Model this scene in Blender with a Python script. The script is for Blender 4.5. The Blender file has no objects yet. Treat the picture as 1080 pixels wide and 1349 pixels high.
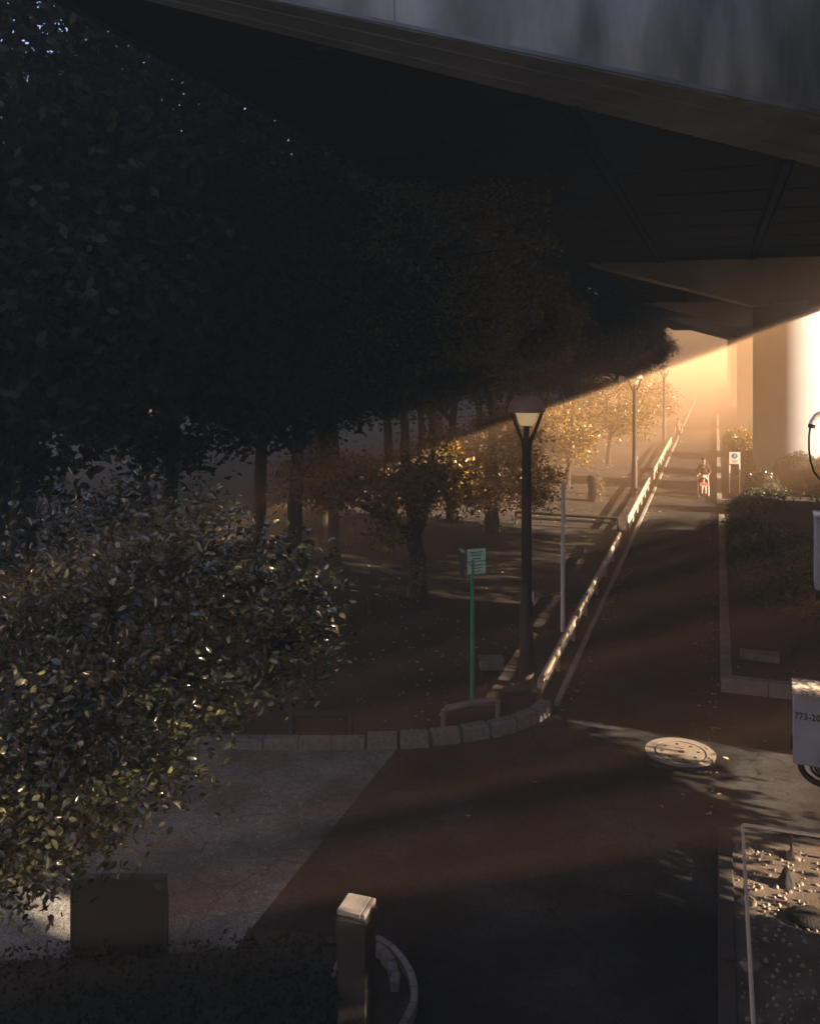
import bpy, bmesh, math, random
import numpy as np
from mathutils import Vector, Matrix

R = math.radians
random.seed(7); rng = np.random.default_rng(7)
scene = bpy.context.scene
COL = scene.collection

# ------------------------------------------------------------------ camera geometry
CAM_H = 6.3; FPX = 1200.0; HOR = 466.0
YAW = math.atan(403 / 1200); CY, SY = math.cos(YAW), math.sin(YAW)
def at(px, py, z=0.0):
    """world point of the photograph's pixel at height z"""
    Z = FPX * (CAM_H - z) / (py - HOR); X = (px - 540) / FPX * Z
    return Vector((X * CY - Z * SY, X * SY + Z * CY, z))
def atZ(px, py, Z):
    X = (px - 540) / FPX * Z; z = CAM_H - (py - HOR) * Z / FPX
    return Vector((X * CY - Z * SY, X * SY + Z * CY, z))

# ------------------------------------------------------------------ materials
def nt(m):
    m.use_nodes = True
    n = m.node_tree; n.nodes.clear()
    return n
def mat(name, col, rough=0.8, var=0.25, scale=6.0, bump=0.0, bscale=40.0, metal=0.0, stain=0.0, stain_scale=1.2, col2=None, spec=0.4, stretch=None, speck=0.0):
    m = bpy.data.materials.new(name); t = nt(m); N = t.nodes; L = t.links
    out = N.new('ShaderNodeOutputMaterial'); b = N.new('ShaderNodeBsdfPrincipled')
    L.new(b.outputs[0], out.inputs[0])
    tc = N.new('ShaderNodeTexCoord'); src = tc.outputs['Object']
    if stretch:
        mp = N.new('ShaderNodeMapping'); mp.inputs['Scale'].default_value = stretch
        L.new(src, mp.inputs[0]); src = mp.outputs[0]
    n1 = N.new('ShaderNodeTexNoise'); n1.inputs['Scale'].default_value = scale; n1.inputs['Detail'].default_value = 8; n1.inputs['Roughness'].default_value = .65
    L.new(src, n1.inputs['Vector'])
    rp = N.new('ShaderNodeValToRGB')
    c2 = col2 or tuple(min(1, c * (1 + var)) for c in col); c1 = tuple(c * (1 - var) for c in col)
    rp.color_ramp.elements[0].position = .32; rp.color_ramp.elements[0].color = (*c1, 1)
    rp.color_ramp.elements[1].position = .68; rp.color_ramp.elements[1].color = (*c2, 1)
    L.new(n1.outputs[0], rp.inputs[0]); colout = rp.outputs[0]
    if stain > 0:
        n2 = N.new('ShaderNodeTexNoise'); n2.inputs['Scale'].default_value = stain_scale; n2.inputs['Detail'].default_value = 5
        L.new(src, n2.inputs['Vector'])
        r2 = N.new('ShaderNodeValToRGB'); r2.color_ramp.elements[0].position = .42; r2.color_ramp.elements[1].position = .62
        r2.color_ramp.elements[0].color = (1 - stain,) * 3 + (1,); r2.color_ramp.elements[1].color = (1, 1, 1, 1)
        L.new(n2.outputs[0], r2.inputs[0])
        mx = N.new('ShaderNodeMixRGB'); mx.blend_type = 'MULTIPLY'; mx.inputs[0].default_value = 1
        L.new(colout, mx.inputs[1]); L.new(r2.outputs[0], mx.inputs[2]); colout = mx.outputs[0]
    if speck > 0:   # aggregate grains and a few hairline cracks
        for sc_, lo, hi, w_ in ((55, .35, .65, speck), (9, .3, .7, speck * .5)):
            n4 = N.new('ShaderNodeTexNoise'); n4.inputs['Scale'].default_value = sc_; n4.inputs['Detail'].default_value = 3; L.new(src, n4.inputs['Vector'])
            r4 = N.new('ShaderNodeMapRange'); r4.inputs[1].default_value = lo; r4.inputs[2].default_value = hi; r4.inputs[3].default_value = 1 - w_; r4.inputs[4].default_value = 1 + w_
            L.new(n4.outputs[0], r4.inputs[0]); m4 = N.new('ShaderNodeMixRGB'); m4.blend_type = 'MULTIPLY'; m4.inputs[0].default_value = 1
            L.new(colout, m4.inputs[1]); L.new(r4.outputs[0], m4.inputs[2]); colout = m4.outputs[0]
        wn = N.new('ShaderNodeTexNoise'); wn.inputs['Scale'].default_value = 1.5; L.new(src, wn.inputs['Vector'])
        va = N.new('ShaderNodeVectorMath'); va.operation = 'ADD'; L.new(src, va.inputs[0]); L.new(wn.outputs[1], va.inputs[1])
        vo = N.new('ShaderNodeTexVoronoi'); vo.feature = 'DISTANCE_TO_EDGE'; vo.inputs['Scale'].default_value = .33; L.new(va.outputs[0], vo.inputs['Vector'])
        r5 = N.new('ShaderNodeMapRange'); r5.inputs[1].default_value = 0; r5.inputs[2].default_value = .006; r5.inputs[3].default_value = .35; r5.inputs[4].default_value = 1
        L.new(vo.outputs[0], r5.inputs[0]); m5 = N.new('ShaderNodeMixRGB'); m5.blend_type = 'MULTIPLY'; m5.inputs[0].default_value = 1
        L.new(colout, m5.inputs[1]); L.new(r5.outputs[0], m5.inputs[2]); colout = m5.outputs[0]
    L.new(colout, b.inputs['Base Color'])
    b.inputs['Roughness'].default_value = rough; b.inputs['Metallic'].default_value = metal
    b.inputs['Specular IOR Level'].default_value = spec
    if bump > 0:
        n3 = N.new('ShaderNodeTexNoise'); n3.inputs['Scale'].default_value = bscale; n3.inputs['Detail'].default_value = 6
        L.new(src, n3.inputs['Vector'])
        bp = N.new('ShaderNodeBump'); bp.inputs['Strength'].default_value = bump; bp.inputs['Distance'].default_value = .02
        L.new(n3.outputs[0], bp.inputs['Height']); L.new(bp.outputs[0], b.inputs['Normal'])
    return m

def leaf_mat(name, a, b_, rough=.35, trans=.25, tcol=None, spec=.6):
    m = bpy.data.materials.new(name); t = nt(m); N = t.nodes; L = t.links
    out = N.new('ShaderNodeOutputMaterial')
    p = N.new('ShaderNodeBsdfPrincipled'); p.inputs['Roughness'].default_value = rough
    geo = N.new('ShaderNodeNewGeometry')
    rp = N.new('ShaderNodeValToRGB'); rp.color_ramp.elements[0].color = (*a, 1); rp.color_ramp.elements[1].color = (*b_, 1)
    L.new(geo.outputs['Random Per Island'], rp.inputs[0]); L.new(rp.outputs[0], p.inputs['Base Color'])
    p.inputs['Specular IOR Level'].default_value = spec
    tr = N.new('ShaderNodeBsdfTranslucent')
    if tcol: tr.inputs[0].default_value = (*tcol, 1)
    else: L.new(rp.outputs[0], tr.inputs[0])
    mx = N.new('ShaderNodeMixShader'); mx.inputs[0].default_value = trans
    L.new(p.outputs[0], mx.inputs[1]); L.new(tr.outputs[0], mx.inputs[2]); L.new(mx.outputs[0], out.inputs[0])
    return m

def glass_mat(name, col, rough=.5, trans=.5, glow=0):
    m = bpy.data.materials.new(name); t = nt(m); N = t.nodes; L = t.links
    out = N.new('ShaderNodeOutputMaterial'); p = N.new('ShaderNodeBsdfPrincipled'); p.inputs['Base Color'].default_value = (*col, 1); p.inputs['Roughness'].default_value = rough
    p.inputs['Emission Color'].default_value = (1, .72, .38, 1); p.inputs['Emission Strength'].default_value = glow * 2
    tr = N.new('ShaderNodeBsdfTranslucent'); tr.inputs[0].default_value = (*col, 1)
    mx = N.new('ShaderNodeMixShader'); mx.inputs[0].default_value = trans
    L.new(p.outputs[0], mx.inputs[1]); L.new(tr.outputs[0], mx.inputs[2]); L.new(mx.outputs[0], out.inputs[0])
    return m

M = dict(
    asphalt=mat('asphalt', (.034, .037, .040), .95, .35, 1.1, .5, 90, stain=.45, stain_scale=.55, spec=.12, speck=.55),
    paving=mat('worn_paving', (.19, .205, .20), .9, .35, 1.6, 1.0, 45, stain=.5, stain_scale=.9, speck=.5),
    dirt=mat('park_dirt', (.028, .023, .020), .95, .4, 1.4, .8, 25, stain=.5, stain_scale=.5),
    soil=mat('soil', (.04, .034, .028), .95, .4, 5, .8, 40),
    gravelbed=mat('bed_mortar', (.13, .107, .085), .9, .35, 3.0, .6, 60, stain=.45, stain_scale=2.0),
    concrete=mat('bridge_concrete', (.28, .30, .305), .85, .18, .8, .15, 30, stain=.35, stain_scale=.35),
    fascia=mat('fascia_concrete', (.42, .43, .36), .85, .22, 1.2, .15, 30, stain=.5, stain_scale=.7, stretch=(1, 1, .4)),
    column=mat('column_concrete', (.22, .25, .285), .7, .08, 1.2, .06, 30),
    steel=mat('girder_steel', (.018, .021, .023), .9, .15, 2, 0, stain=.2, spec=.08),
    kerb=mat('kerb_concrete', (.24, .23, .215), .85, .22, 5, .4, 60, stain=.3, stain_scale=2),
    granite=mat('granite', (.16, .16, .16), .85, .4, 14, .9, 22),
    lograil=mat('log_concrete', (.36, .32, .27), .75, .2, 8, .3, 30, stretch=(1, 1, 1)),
    lamppost=mat('lamp_brown_paint', (.030, .021, .017), .55, .2, 10, .1, 60),
    lampcap=mat('lamp_cap', (.20, .15, .12), .55, .3, 12, .1, 40),
    lampglass=glass_mat('lamp_glass', (.85, .72, .52), glow=.03),
    green=mat('green_paint', (.025, .30, .17), .4, .1, 10),
    signface=mat('sign_face', (.45, .80, .62), .5, .06, 12),
    signdark=mat('sign_dark', (.03, .045, .045), .5, .1, 8),
    white=mat('white_paint', (.80, .78, .74), .5, .08, 8),
    blue=mat('sign_blue', (.06, .16, .42), .5, .05, 8),
    boxgrey=mat('box_grey', (.22, .26, .33), .45, .08, 4, .03, 50, stain=.15, stain_scale=6),
    boxtop=mat('lit_box_top', (.52, .46, .38), .7, .2, 30, stain=.75, stain_scale=30),  # pale warm lid colour carries the sunlight on it, with rust mottling
    ink=mat('ink', (.012, .012, .016), .6, .05, 8),
    rubber=mat('black_cable', (.018, .019, .02), .4, .1, 10),
    metal=mat('pipe_metal', (.62, .58, .53), .4, .12, 20, metal=.2),
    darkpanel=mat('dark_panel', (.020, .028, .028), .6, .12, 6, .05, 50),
    paneledge=mat('panel_edge', (.035, .045, .045), .5, .1, 8),
    bark=mat('bark', (.040, .033, .028), .95, .4, 6, 1.0, 22, stretch=(3, 3, .6)),
    stone=mat('stone', (.17, .15, .125), .85, .35, 9, .6, 30),
    pebble=mat('pebble', (.20, .175, .15), .55, .35, 9, .2, 60),
    shadekerb=mat('shade_kerb', (.048, .047, .044), .85, .22, 5, .4, 60, stain=.3, stain_scale=2),  # kerb concrete darkened to stand for shade on kerbs, rails and bollard
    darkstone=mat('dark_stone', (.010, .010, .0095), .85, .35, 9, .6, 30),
    ring=mat('manhole_ring', (.19, .175, .15), .8, .15, 14, .4, 80),
    lid=mat('manhole_lid', (.20, .175, .145), .65, .2, 20, .5, 70),
    skin=mat('skin', (.45, .27, .19), .6, .05, 8),
    hair=mat('hair', (.02, .014, .011), .6, .1, 20),
    jacket=mat('jacket', (.05, .028, .022), .85, .15, 20),
    trousers=mat('trousers', (.03, .028, .032), .85, .15, 20),
    palecloth=mat('pale_cloth', (.36, .31, .27), .85, .1, 20),
    redcloth=mat('red_cloth', (.50, .10, .045), .85, .1, 20),
    shoe=mat('shoe', (.03, .026, .024), .7, .1, 20),
    tan=mat('tan_cloth', (.22, .15, .10), .85, .15, 20),
    wallm=mat('far_wall', (.4, .38, .35), .8, .1, 1),
    windowm=mat('far_window', (.06, .08, .1), .15, .1, 2),
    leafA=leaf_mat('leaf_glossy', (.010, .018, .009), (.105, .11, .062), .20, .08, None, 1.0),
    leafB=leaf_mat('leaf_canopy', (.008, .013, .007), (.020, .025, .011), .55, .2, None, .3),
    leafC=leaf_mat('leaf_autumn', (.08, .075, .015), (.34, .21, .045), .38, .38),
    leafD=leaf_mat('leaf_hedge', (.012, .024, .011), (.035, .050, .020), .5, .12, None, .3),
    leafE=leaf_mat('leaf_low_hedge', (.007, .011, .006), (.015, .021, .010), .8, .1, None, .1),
    litter=leaf_mat('fallen_leaf_tan', (.28, .2, .1), (.4, .3, .16), .7, .1),
)

# ------------------------------------------------------------------ mesh helpers
class MB:
    def __init__(s): s.v = []; s.f = []
    def add(s, vs, fs):
        o = len(s.v); s.v += [tuple(v) for v in vs]; s.f += [tuple(i + o for i in f) for f in fs]; return s
    def box(s, c, d, rz=0.0, taper=1.0):
        hx, hy, hz = d[0] / 2, d[1] / 2, d[2] / 2; ca, sa = math.cos(rz), math.sin(rz); vs = []
        for z in (-1, 1):
            k = 1.0 if z < 0 else taper
            for x, y in ((-1, -1), (1, -1), (1, 1), (-1, 1)):
                X, Y = x * hx * k, y * hy * k
                vs.append((c[0] + X * ca - Y * sa, c[1] + X * sa + Y * ca, c[2] + z * hz))
        return s.add(vs, [(3, 2, 1, 0), (4, 5, 6, 7), (0, 1, 5, 4), (1, 2, 6, 5), (2, 3, 7, 6), (3, 0, 4, 7)])
    def tube(s, pts, rad, n=10, cap=True):
        pts = [Vector(p) for p in pts]; k = len(pts)
        rad = [rad] * k if not hasattr(rad, '__len__') else rad
        vs = []; prev = None
        for i, p in enumerate(pts):
            d = (pts[min(i + 1, k - 1)] - pts[max(i - 1, 0)]).normalized()
            if prev is None:
                a = d.orthogonal().normalized()
            else:
                a = (prev - d * prev.dot(d)).normalized()
            prev = a; b = d.cross(a)
            for j in range(n):
                t = 2 * math.pi * j / n; vs.append(p + (a * math.cos(t) + b * math.sin(t)) * rad[i])
        fs = [(i * n + j, i * n + (j + 1) % n, (i + 1) * n + (j + 1) % n, (i + 1) * n + j) for i in range(k - 1) for j in range(n)]
        if cap: fs += [tuple(range(n - 1, -1, -1)), tuple((k - 1) * n + j for j in range(n))]
        return s.add(vs, fs)
    def lathe(s, c, prof, n=24):
        vs = []; fs = []; k = len(prof)
        for r, z in prof:
            for j in range(n):
                t = 2 * math.pi * j / n; vs.append((c[0] + r * math.cos(t), c[1] + r * math.sin(t), c[2] + z))
        for i in range(k - 1):
            for j in range(n): fs.append((i * n + j, i * n + (j + 1) % n, (i + 1) * n + (j + 1) % n, (i + 1) * n + j))
        fs += [tuple(range(n - 1, -1, -1)), tuple((k - 1) * n + j for j in range(n))]
        return s.add(vs, fs)
    def prism(s, poly, z0, z1):
        n = len(poly); vs = [(p[0], p[1], z0) for p in poly] + [(p[0], p[1], z1) for p in poly]
        return s.add(vs, [tuple(range(n - 1, -1, -1)), tuple(range(n, 2 * n))] + [(i, (i + 1) % n, n + (i + 1) % n, n + i) for i in range(n)])
    def blob(s, c, r, jit=.12, sub=2, seed=0):
        bm = bmesh.new(); bmesh.ops.create_icosphere(bm, subdivisions=sub, radius=1)
        rr = random.Random(seed); ph = [rr.uniform(0, 6) for _ in range(6)]
        vs = []
        for v in bm.verts:
            q = v.co; k = 1 + jit * (math.sin(q.x * 3 + ph[0]) + math.sin(q.y * 3.7 + ph[1]) + math.sin(q.z * 3.3 + ph[2])) / 2 + jit * .6 * math.sin(q.x * 7 + ph[3]) * math.sin(q.y * 6 + ph[4])
            vs.append((c[0] + q.x * r[0] * k, c[1] + q.y * r[1] * k, c[2] + q.z * r[2] * k))
        fs = [tuple(v.index for v in f.verts) for f in bm.faces]; bm.free()
        return s.add(vs, fs)
    def build(s, name, m, parent=None, smooth=True, bevel=0.0, loc=None):
        me = bpy.data.meshes.new(name)
        me.from_pydata(s.v, [], s.f); me.update()
        bm = bmesh.new(); bm.from_mesh(me); bmesh.ops.recalc_face_normals(bm, faces=bm.faces[:]); bm.to_mesh(me); bm.free()
        me.materials.append(m)
        if smooth:
            me.shade_smooth(); me.set_sharp_from_angle(angle=R(38))
        o = bpy.data.objects.new(name, me); COL.objects.link(o)
        if loc is not None: o.location = loc
        if parent: o.parent = parent
        if bevel > 0:
            b = o.modifiers.new('bevel', 'BEVEL'); b.width = bevel; b.segments = 2; b.limit_method = 'ANGLE'; b.angle_limit = R(40)
        return o
def tag(o, label=None, cat=None, group=None, kind=None):
    if label: o['label'] = label
    if cat: o['category'] = cat
    if group: o['group'] = group
    if kind: o['kind'] = kind
    return o
def thing(name, label, cat, loc=(0, 0, 0), rz=0.0, group=None):
    o = bpy.data.objects.new(name, None); COL.objects.link(o); o.location = loc; o.rotation_euler = (0, 0, rz); o.empty_display_size = .2
    return tag(o, label, cat, group)
def dup(root, loc, rz=0.0, sc=1.0, label=None, group=None):
    r = root.copy(); COL.objects.link(r); r.location = loc; r.rotation_euler = (0, 0, rz); r.scale = (sc, sc, sc) if not hasattr(sc, '__len__') else sc
    if label: r['label'] = label
    if group: r['group'] = group
    for ch in list(root.children):
        c = ch.copy(); COL.objects.link(c); c.parent = r
        for g in list(ch.children):
            d = g.copy(); COL.objects.link(d); d.parent = c
    return r

# leaves: every leaf a small folded blade
def rand_rot(n, flat=0.0):
    d = rng.normal(size=(n, 3)); d[:, 2] *= (1 - flat); d /= np.linalg.norm(d, axis=1, keepdims=True)
    up = rng.normal(size=(n, 3)); up[:, 2] += flat * 2
    x = np.cross(d, up); x /= np.linalg.norm(x, axis=1, keepdims=True) + 1e-9
    nrm = np.cross(x, d)
    return x, d, nrm
def leaves_mesh(name, pos, size, m, detailed=False, flat=.3, wid=.5):
    n = len(pos); L = rng.uniform(size[0], size[1], (n, 1)); x, d, nr = rand_rot(n, flat)
    w = L * wid * rng.uniform(.8, 1.15, (n, 1)) / 2
    if detailed:
        a = pos; tip = pos + d * L - nr * L * .12
        m1 = pos + d * L * .30 + x * w * .92 + nr * L * .07; m2 = pos + d * L * .30 - x * w * .92 + nr * L * .07
        m3 = pos + d * L * .68 + x * w * .78 + nr * L * .03; m4 = pos + d * L * .68 - x * w * .78 + nr * L * .03
        c1 = pos + d * L * .45
        V = np.stack([a, m1, m3, tip, m4, m2, c1], 1).reshape(-1, 3); k = 7
        T = np.array([[0, 1, 6], [1, 2, 6], [2, 3, 6], [3, 4, 6], [4, 5, 6], [5, 0, 6]])
    else:
        a = pos; tip = pos + d * L; p1 = pos + d * L * .45 + x * w + nr * L * .08; p2 = pos + d * L * .45 - x * w + nr * L * .08
        V = np.stack([a, p1, tip, p2], 1).reshape(-1, 3); k = 4
        T = np.array([[0, 1, 2], [0, 2, 3]])
    F = (np.arange(n)[:, None, None] * k + T[None]).reshape(-1, 3)
    me = bpy.data.meshes.new(name)
    me.vertices.add(len(V)); me.vertices.foreach_set('co', V.astype(np.float32).ravel())
    me.loops.add(F.size); me.loops.foreach_set('vertex_index', F.astype(np.int32).ravel())
    me.polygons.add(len(F)); me.polygons.foreach_set('loop_start', np.arange(0, F.size, 3, dtype=np.int32))
    me.update(calc_edges=True); me.validate(); me.materials.append(m)
    if detailed: me.shade_smooth()
    return me
def ell_points(n, c, r, shell=.35):
    d = rng.normal(size=(n, 3)); d /= np.linalg.norm(d, axis=1, keepdims=True)
    k = rng.uniform(shell, 1, (n, 1)) ** .6
    return np.array(c) + d * k * np.array(r)
def clumps(centres, per, rad):
    p = np.repeat(centres, per, 0); return p + rng.normal(size=p.shape) * rad * np.array([1, 1, .65])
def leaf_obj(name, pos, size, m, parent, **kw):
    o = bpy.data.objects.new(name, leaves_mesh(name, pos, size, m, **kw)); COL.objects.link(o)
    if parent: o.parent = parent
    return o
def limb(mb, p0, p1, r0, r1, sag=.12, n=5, sides=7, rr=random):
    p0, p1 = Vector(p0), Vector(p1); L = (p1 - p0).length
    off = Vector((rr.uniform(-1, 1), rr.uniform(-1, 1), rr.uniform(.2, 1))) * L * sag
    pts = []; rs = []
    for i in range(n + 1):
        t = i / n; q = p0.lerp(p1, t) + off * math.sin(math.pi * t) + Vector((rr.uniform(-1, 1), rr.uniform(-1, 1), 0)) * L * .02 * (0 < i < n)
        pts.append(q); rs.append(r0 + (r1 - r0) * t)
    mb.tube(pts, rs, sides); return pts

# ------------------------------------------------------------------ the setting
def sheet(name, poly, z, m, kind='structure'):
    mb = MB(); mb.add([(p[0], p[1], z) for p in poly], [tuple(range(len(poly)))])
    o = mb.build(name, m, smooth=False); o['kind'] = kind; return o
sheet('ground', [(-149, -59), (149, -59), (149, 399), (-149, 399)], 0.0, M['dirt'])
sheet('footpath', [(-4.82, -30), (14, -30), (14, 18.2), (.2, 18.2), (.2, 250), (-2.72, 250), (-2.72, 15.9), (-2.95, 15.45), (-3.4, 14.85), (-4.0, 14.25), (-4.82, 13.75)], .004, M['asphalt'])
sheet('side_yard', [(-30, -30), (-4.82, -30), (-4.82, 13.72), (-7.4, 12.8), (-14, 11), (-30, 9)], .008, M['paving'])
# planting beds (soil surfaces)
sheet('planting_soil', [(.25, 18.15), (5.8, 18.15), (5.8, 36.2), (.25, 36.2)], .19, M['soil'])
sheet('planting_soil', [(.25, 40.6), (12, 40.6), (12, 110), (.25, 110)], .12, M['dirt'])
sheet('gravel_bed', [(.19, 4), (5, 4), (5, 12.6), (.19, 12.6)], .09, M['gravelbed'])
# little ridge of kerb along the left of the path
k = MB()
for i in range(60):
    y0 = 16.3 + i * 2.0; k.box((-2.70, y0 + .99, .03), (.11, 1.985, .10))
tag(k.build('kerb', M['kerb'], bevel=.012), kind='structure')

# ------------------------------------------------------------------ overpass
ZS = 10.6; XL = -7.5; XR = 10.5; XE = 12.1; YE = 175.0
pA = at(540, 87, ZS); pB = at(1025, 207, ZS); u = Vector((pB.x - pA.x, pB.y - pA.y)).normalized()
def on_line(x): return Vector((x, pA.y + (x - pA.x) * u.y / u.x))
q0 = on_line(XL); q1 = on_line(2.75)
poly = [(q0.x, q0.y), (q1.x, q1.y), (2.75, -1.5), (-30, -1.5), (-30, -12), (XR, -12), (XR, YE), (XL, YE)]  # unseen arms on the right and behind, added to block sun and sky
ov = thing('overpass', 'dark concrete road overpass spanning the footpath on hammerhead columns', 'overpass')
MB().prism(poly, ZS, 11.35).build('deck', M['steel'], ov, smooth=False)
nrm = Vector((u.y, -u.x))
sA = (Vector((pA.x, pA.y)) - q0).length; sB = (Vector((pB.x, pB.y)) - q0).length
def cant(p, d, z):
    f = .50 + .50 * ((p - q0).length - sA) / (sB - sA); zb = ZS if z < 11.3 else z
    return (p.x + nrm.x * d * f, p.y + nrm.y * d * f, zb + ((z - ZS) * f if z < 11.3 else 0))
a0, a1 = q0, q1
mb = MB()   # sloping cantilever below the near parapet
prof = [(0, ZS), (1.5, ZS + .5), (1.5, ZS + .62), (0, 11.35)]
mb.add([cant(p, d, z) for p in (a0, a1) for d, z in prof], [(0, 1, 5, 4), (1, 2, 6, 5), (2, 3, 7, 6), (3, 0, 4, 7), (3, 2, 1, 0), (4, 5, 6, 7)])
mb.build('cantilever', M['concrete'], ov, smooth=False)
mb = MB()   # parapet panels with joints
Ltot = (a1 - a0).length; t = 0.0; pl = 3.3; off0 = 1.05
def px_of(p):
    X = p[0] * CY + p[1] * SY; Z = -p[0] * SY + p[1] * CY; return 540 + FPX * X / Z
joints = []
for want in (150, 520, 1035):
    joints.append(min((i * .01 for i in range(int(Ltot * 100))), key=lambda q: abs(px_of(cant(a0 + u * q, 1.46, ZS + .46)) - want)))
starts = [0] + joints + [Ltot]
for s0, s1 in zip(starts[:-1], starts[1:]):
    g = .012
    P = [a0 + u * (s0 + g), a0 + u * (s1 - g)]
    mb.add([cant(p, d, z) for p in P for d, z in ((1.46, ZS + .46), (1.46, 15.2), (1.2, 15.2), (1.2, ZS + .46))],
           [(0, 1, 5, 4), (1, 2, 6, 5), (2, 3, 7, 6), (3, 0, 4, 7), (3, 2, 1, 0), (4, 5, 6, 7)])
mb.build('parapet', M['fascia'], ov, smooth=False)
mb = MB()   # added ledges standing in for light streaks under the cantilever
for d in (.35, .95):
    zz = ZS + d / 3 - .045
    mb.add([cant(p, d + e, zz + h) for p in (a0, a1) for e, h in ((-.04, 0), (.04, .01), (.04, .08), (-.04, .06))],
           [(0, 1, 5, 4), (1, 2, 6, 5), (2, 3, 7, 6), (3, 0, 4, 7), (3, 2, 1, 0), (4, 5, 6, 7)])
mb.build('streak_ledge', M['concrete'], ov, smooth=False)
for x, y0, y1, hh in ((XL + .12, q0.y, YE, 5.3), (XE - .12, -12, YE, 3.9), (2.75 - .12, -1.4, q1.y - .9, 3.9)):
    MB().box((x, (y0 + y1) / 2, 11.25 + hh / 2), (.24, y1 - y0, hh)).build('shade_wall', M['concrete'], ov, smooth=False)  # unseen walls added to keep low sun off the tree crowns
mb = MB()   # right hand cantilever
mb.add([(x, y, z) for y in (-12, YE) for x, z in ((XR, ZS), (XE, 11.12), (XE, 11.3), (XR, 11.35))], [(0, 1, 5, 4), (1, 2, 6, 5), (2, 3, 7, 6), (3, 0, 4, 7), (3, 2, 1, 0), (4, 5, 6, 7)])
mb.build('cantilever', M['concrete'], ov, smooth=False)
# longitudinal girders' bottom flanges with bolts
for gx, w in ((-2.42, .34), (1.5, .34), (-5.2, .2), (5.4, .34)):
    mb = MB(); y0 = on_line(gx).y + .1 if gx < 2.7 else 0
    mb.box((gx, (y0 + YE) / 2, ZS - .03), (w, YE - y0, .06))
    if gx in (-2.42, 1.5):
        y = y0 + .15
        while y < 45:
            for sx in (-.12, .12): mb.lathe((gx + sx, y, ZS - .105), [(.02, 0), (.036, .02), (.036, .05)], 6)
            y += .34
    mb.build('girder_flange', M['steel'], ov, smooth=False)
mb = MB()
for y in [i * 3.35 + 12.2 for i in range(26)]:
    if y > q1.y + .3: runs = [(XL + .3, XR - .3)]
    else: runs = [(XL + .3, pA.x + (y - pA.y) * u.x / u.y - .15), (2.9, XR - .3)]
    for x0, x1 in runs:
        if x1 > x0 + .2: MB().box(((x0 + x1) / 2, y, ZS - .012), (x1 - x0, .07, .024)).build('cross_rib', M['steel'], ov, smooth=False)
# eave gutter along the left edge
MB().tube([(XL + .02, q0.y + .3, ZS - .05), (XL + .02, 110, ZS - .05)], .05, 8).build('drain_pipe', M['steel'], ov)
# piers: column + hammerhead cap
PC = []
def pier(y, cx, r):
    z0 = 8.55
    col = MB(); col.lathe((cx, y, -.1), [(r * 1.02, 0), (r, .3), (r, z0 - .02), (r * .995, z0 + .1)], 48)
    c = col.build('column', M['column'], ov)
    MB().lathe((cx, y, z0), [(r + .04, 0), (r + .04, .1)], 48).build('collar', M['concrete'], c)
    cap = MB(); w = 1.25
    prof = [(XL + 1.7, ZS - .002), (XR - 2.4, ZS - .002), (cx + r * .9, z0 - .12), (cx - r * .9, z0 - .12)]
    cap.add([(x, yy, z) for yy in (y - w, y + w) for x, z in prof], [(0, 1, 2, 3), (7, 6, 5, 4), (0, 4, 5, 1), (1, 5, 6, 2), (2, 6, 7, 3), (3, 7, 4, 0)])
    cap.build('pier_cap', M['concrete'], c, bevel=.03)
CR = 1.45
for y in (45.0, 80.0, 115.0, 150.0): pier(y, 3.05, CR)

# ------------------------------------------------------------------ stone edging around the park corner
ctrl = [(-14.0, 10.95), (-10.5, 11.95), (-7.4, 12.9), (-4.98, 13.72), (-3.95, 14.32), (-3.35, 14.85), (-2.98, 15.4), (-2.83, 15.95), (-2.80, 16.4)]
def resample(c, step):
    pts = [Vector((*p, 0)) for p in c]; out = [pts[0]]; acc = 0
    dense = []
    for i in range(len(pts) - 1):
        p0 = pts[max(i - 1, 0)]; p1 = pts[i]; p2 = pts[i + 1]; p3 = pts[min(i + 2, len(pts) - 1)]
        for j in range(40):
            t = j / 40; dense.append(.5 * ((2 * p1) + (-p0 + p2) * t + (2 * p0 - 5 * p1 + 4 * p2 - p3) * t * t + (-p0 + 3 * p1 - 3 * p2 + p3) * t ** 3))
    dense.append(pts[-1]); last = dense[0]
    for q in dense[1:]:
        acc += (q - last).length; last = q
        if acc >= step: out.append(q.copy()); acc = 0
    return out
mb = MB(); pts = resample(ctrl, .5); rr = random.Random(3)
for p, q in zip(pts[:-1], pts[1:]):
    m_ = (p + q) / 2; d = q - p; big = m_.x > -5.2
    h = .24 if big else .19
    mb.box((m_.x, m_.y, h / 2 - .02), (d.length - (.035 if big else .012), .2 + (rr.uniform(0, .05) if big else 0), h + (rr.uniform(-.02, .03) if big else 0)), math.atan2(d.y, d.x) + (rr.uniform(-.05, .05) if big else 0), taper=.94 if big else 1)
tag(mb.build('stone_edging', M['granite'], bevel=.02), 'rough grey stone block edging curving round the corner of the park', 'edging')

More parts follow.
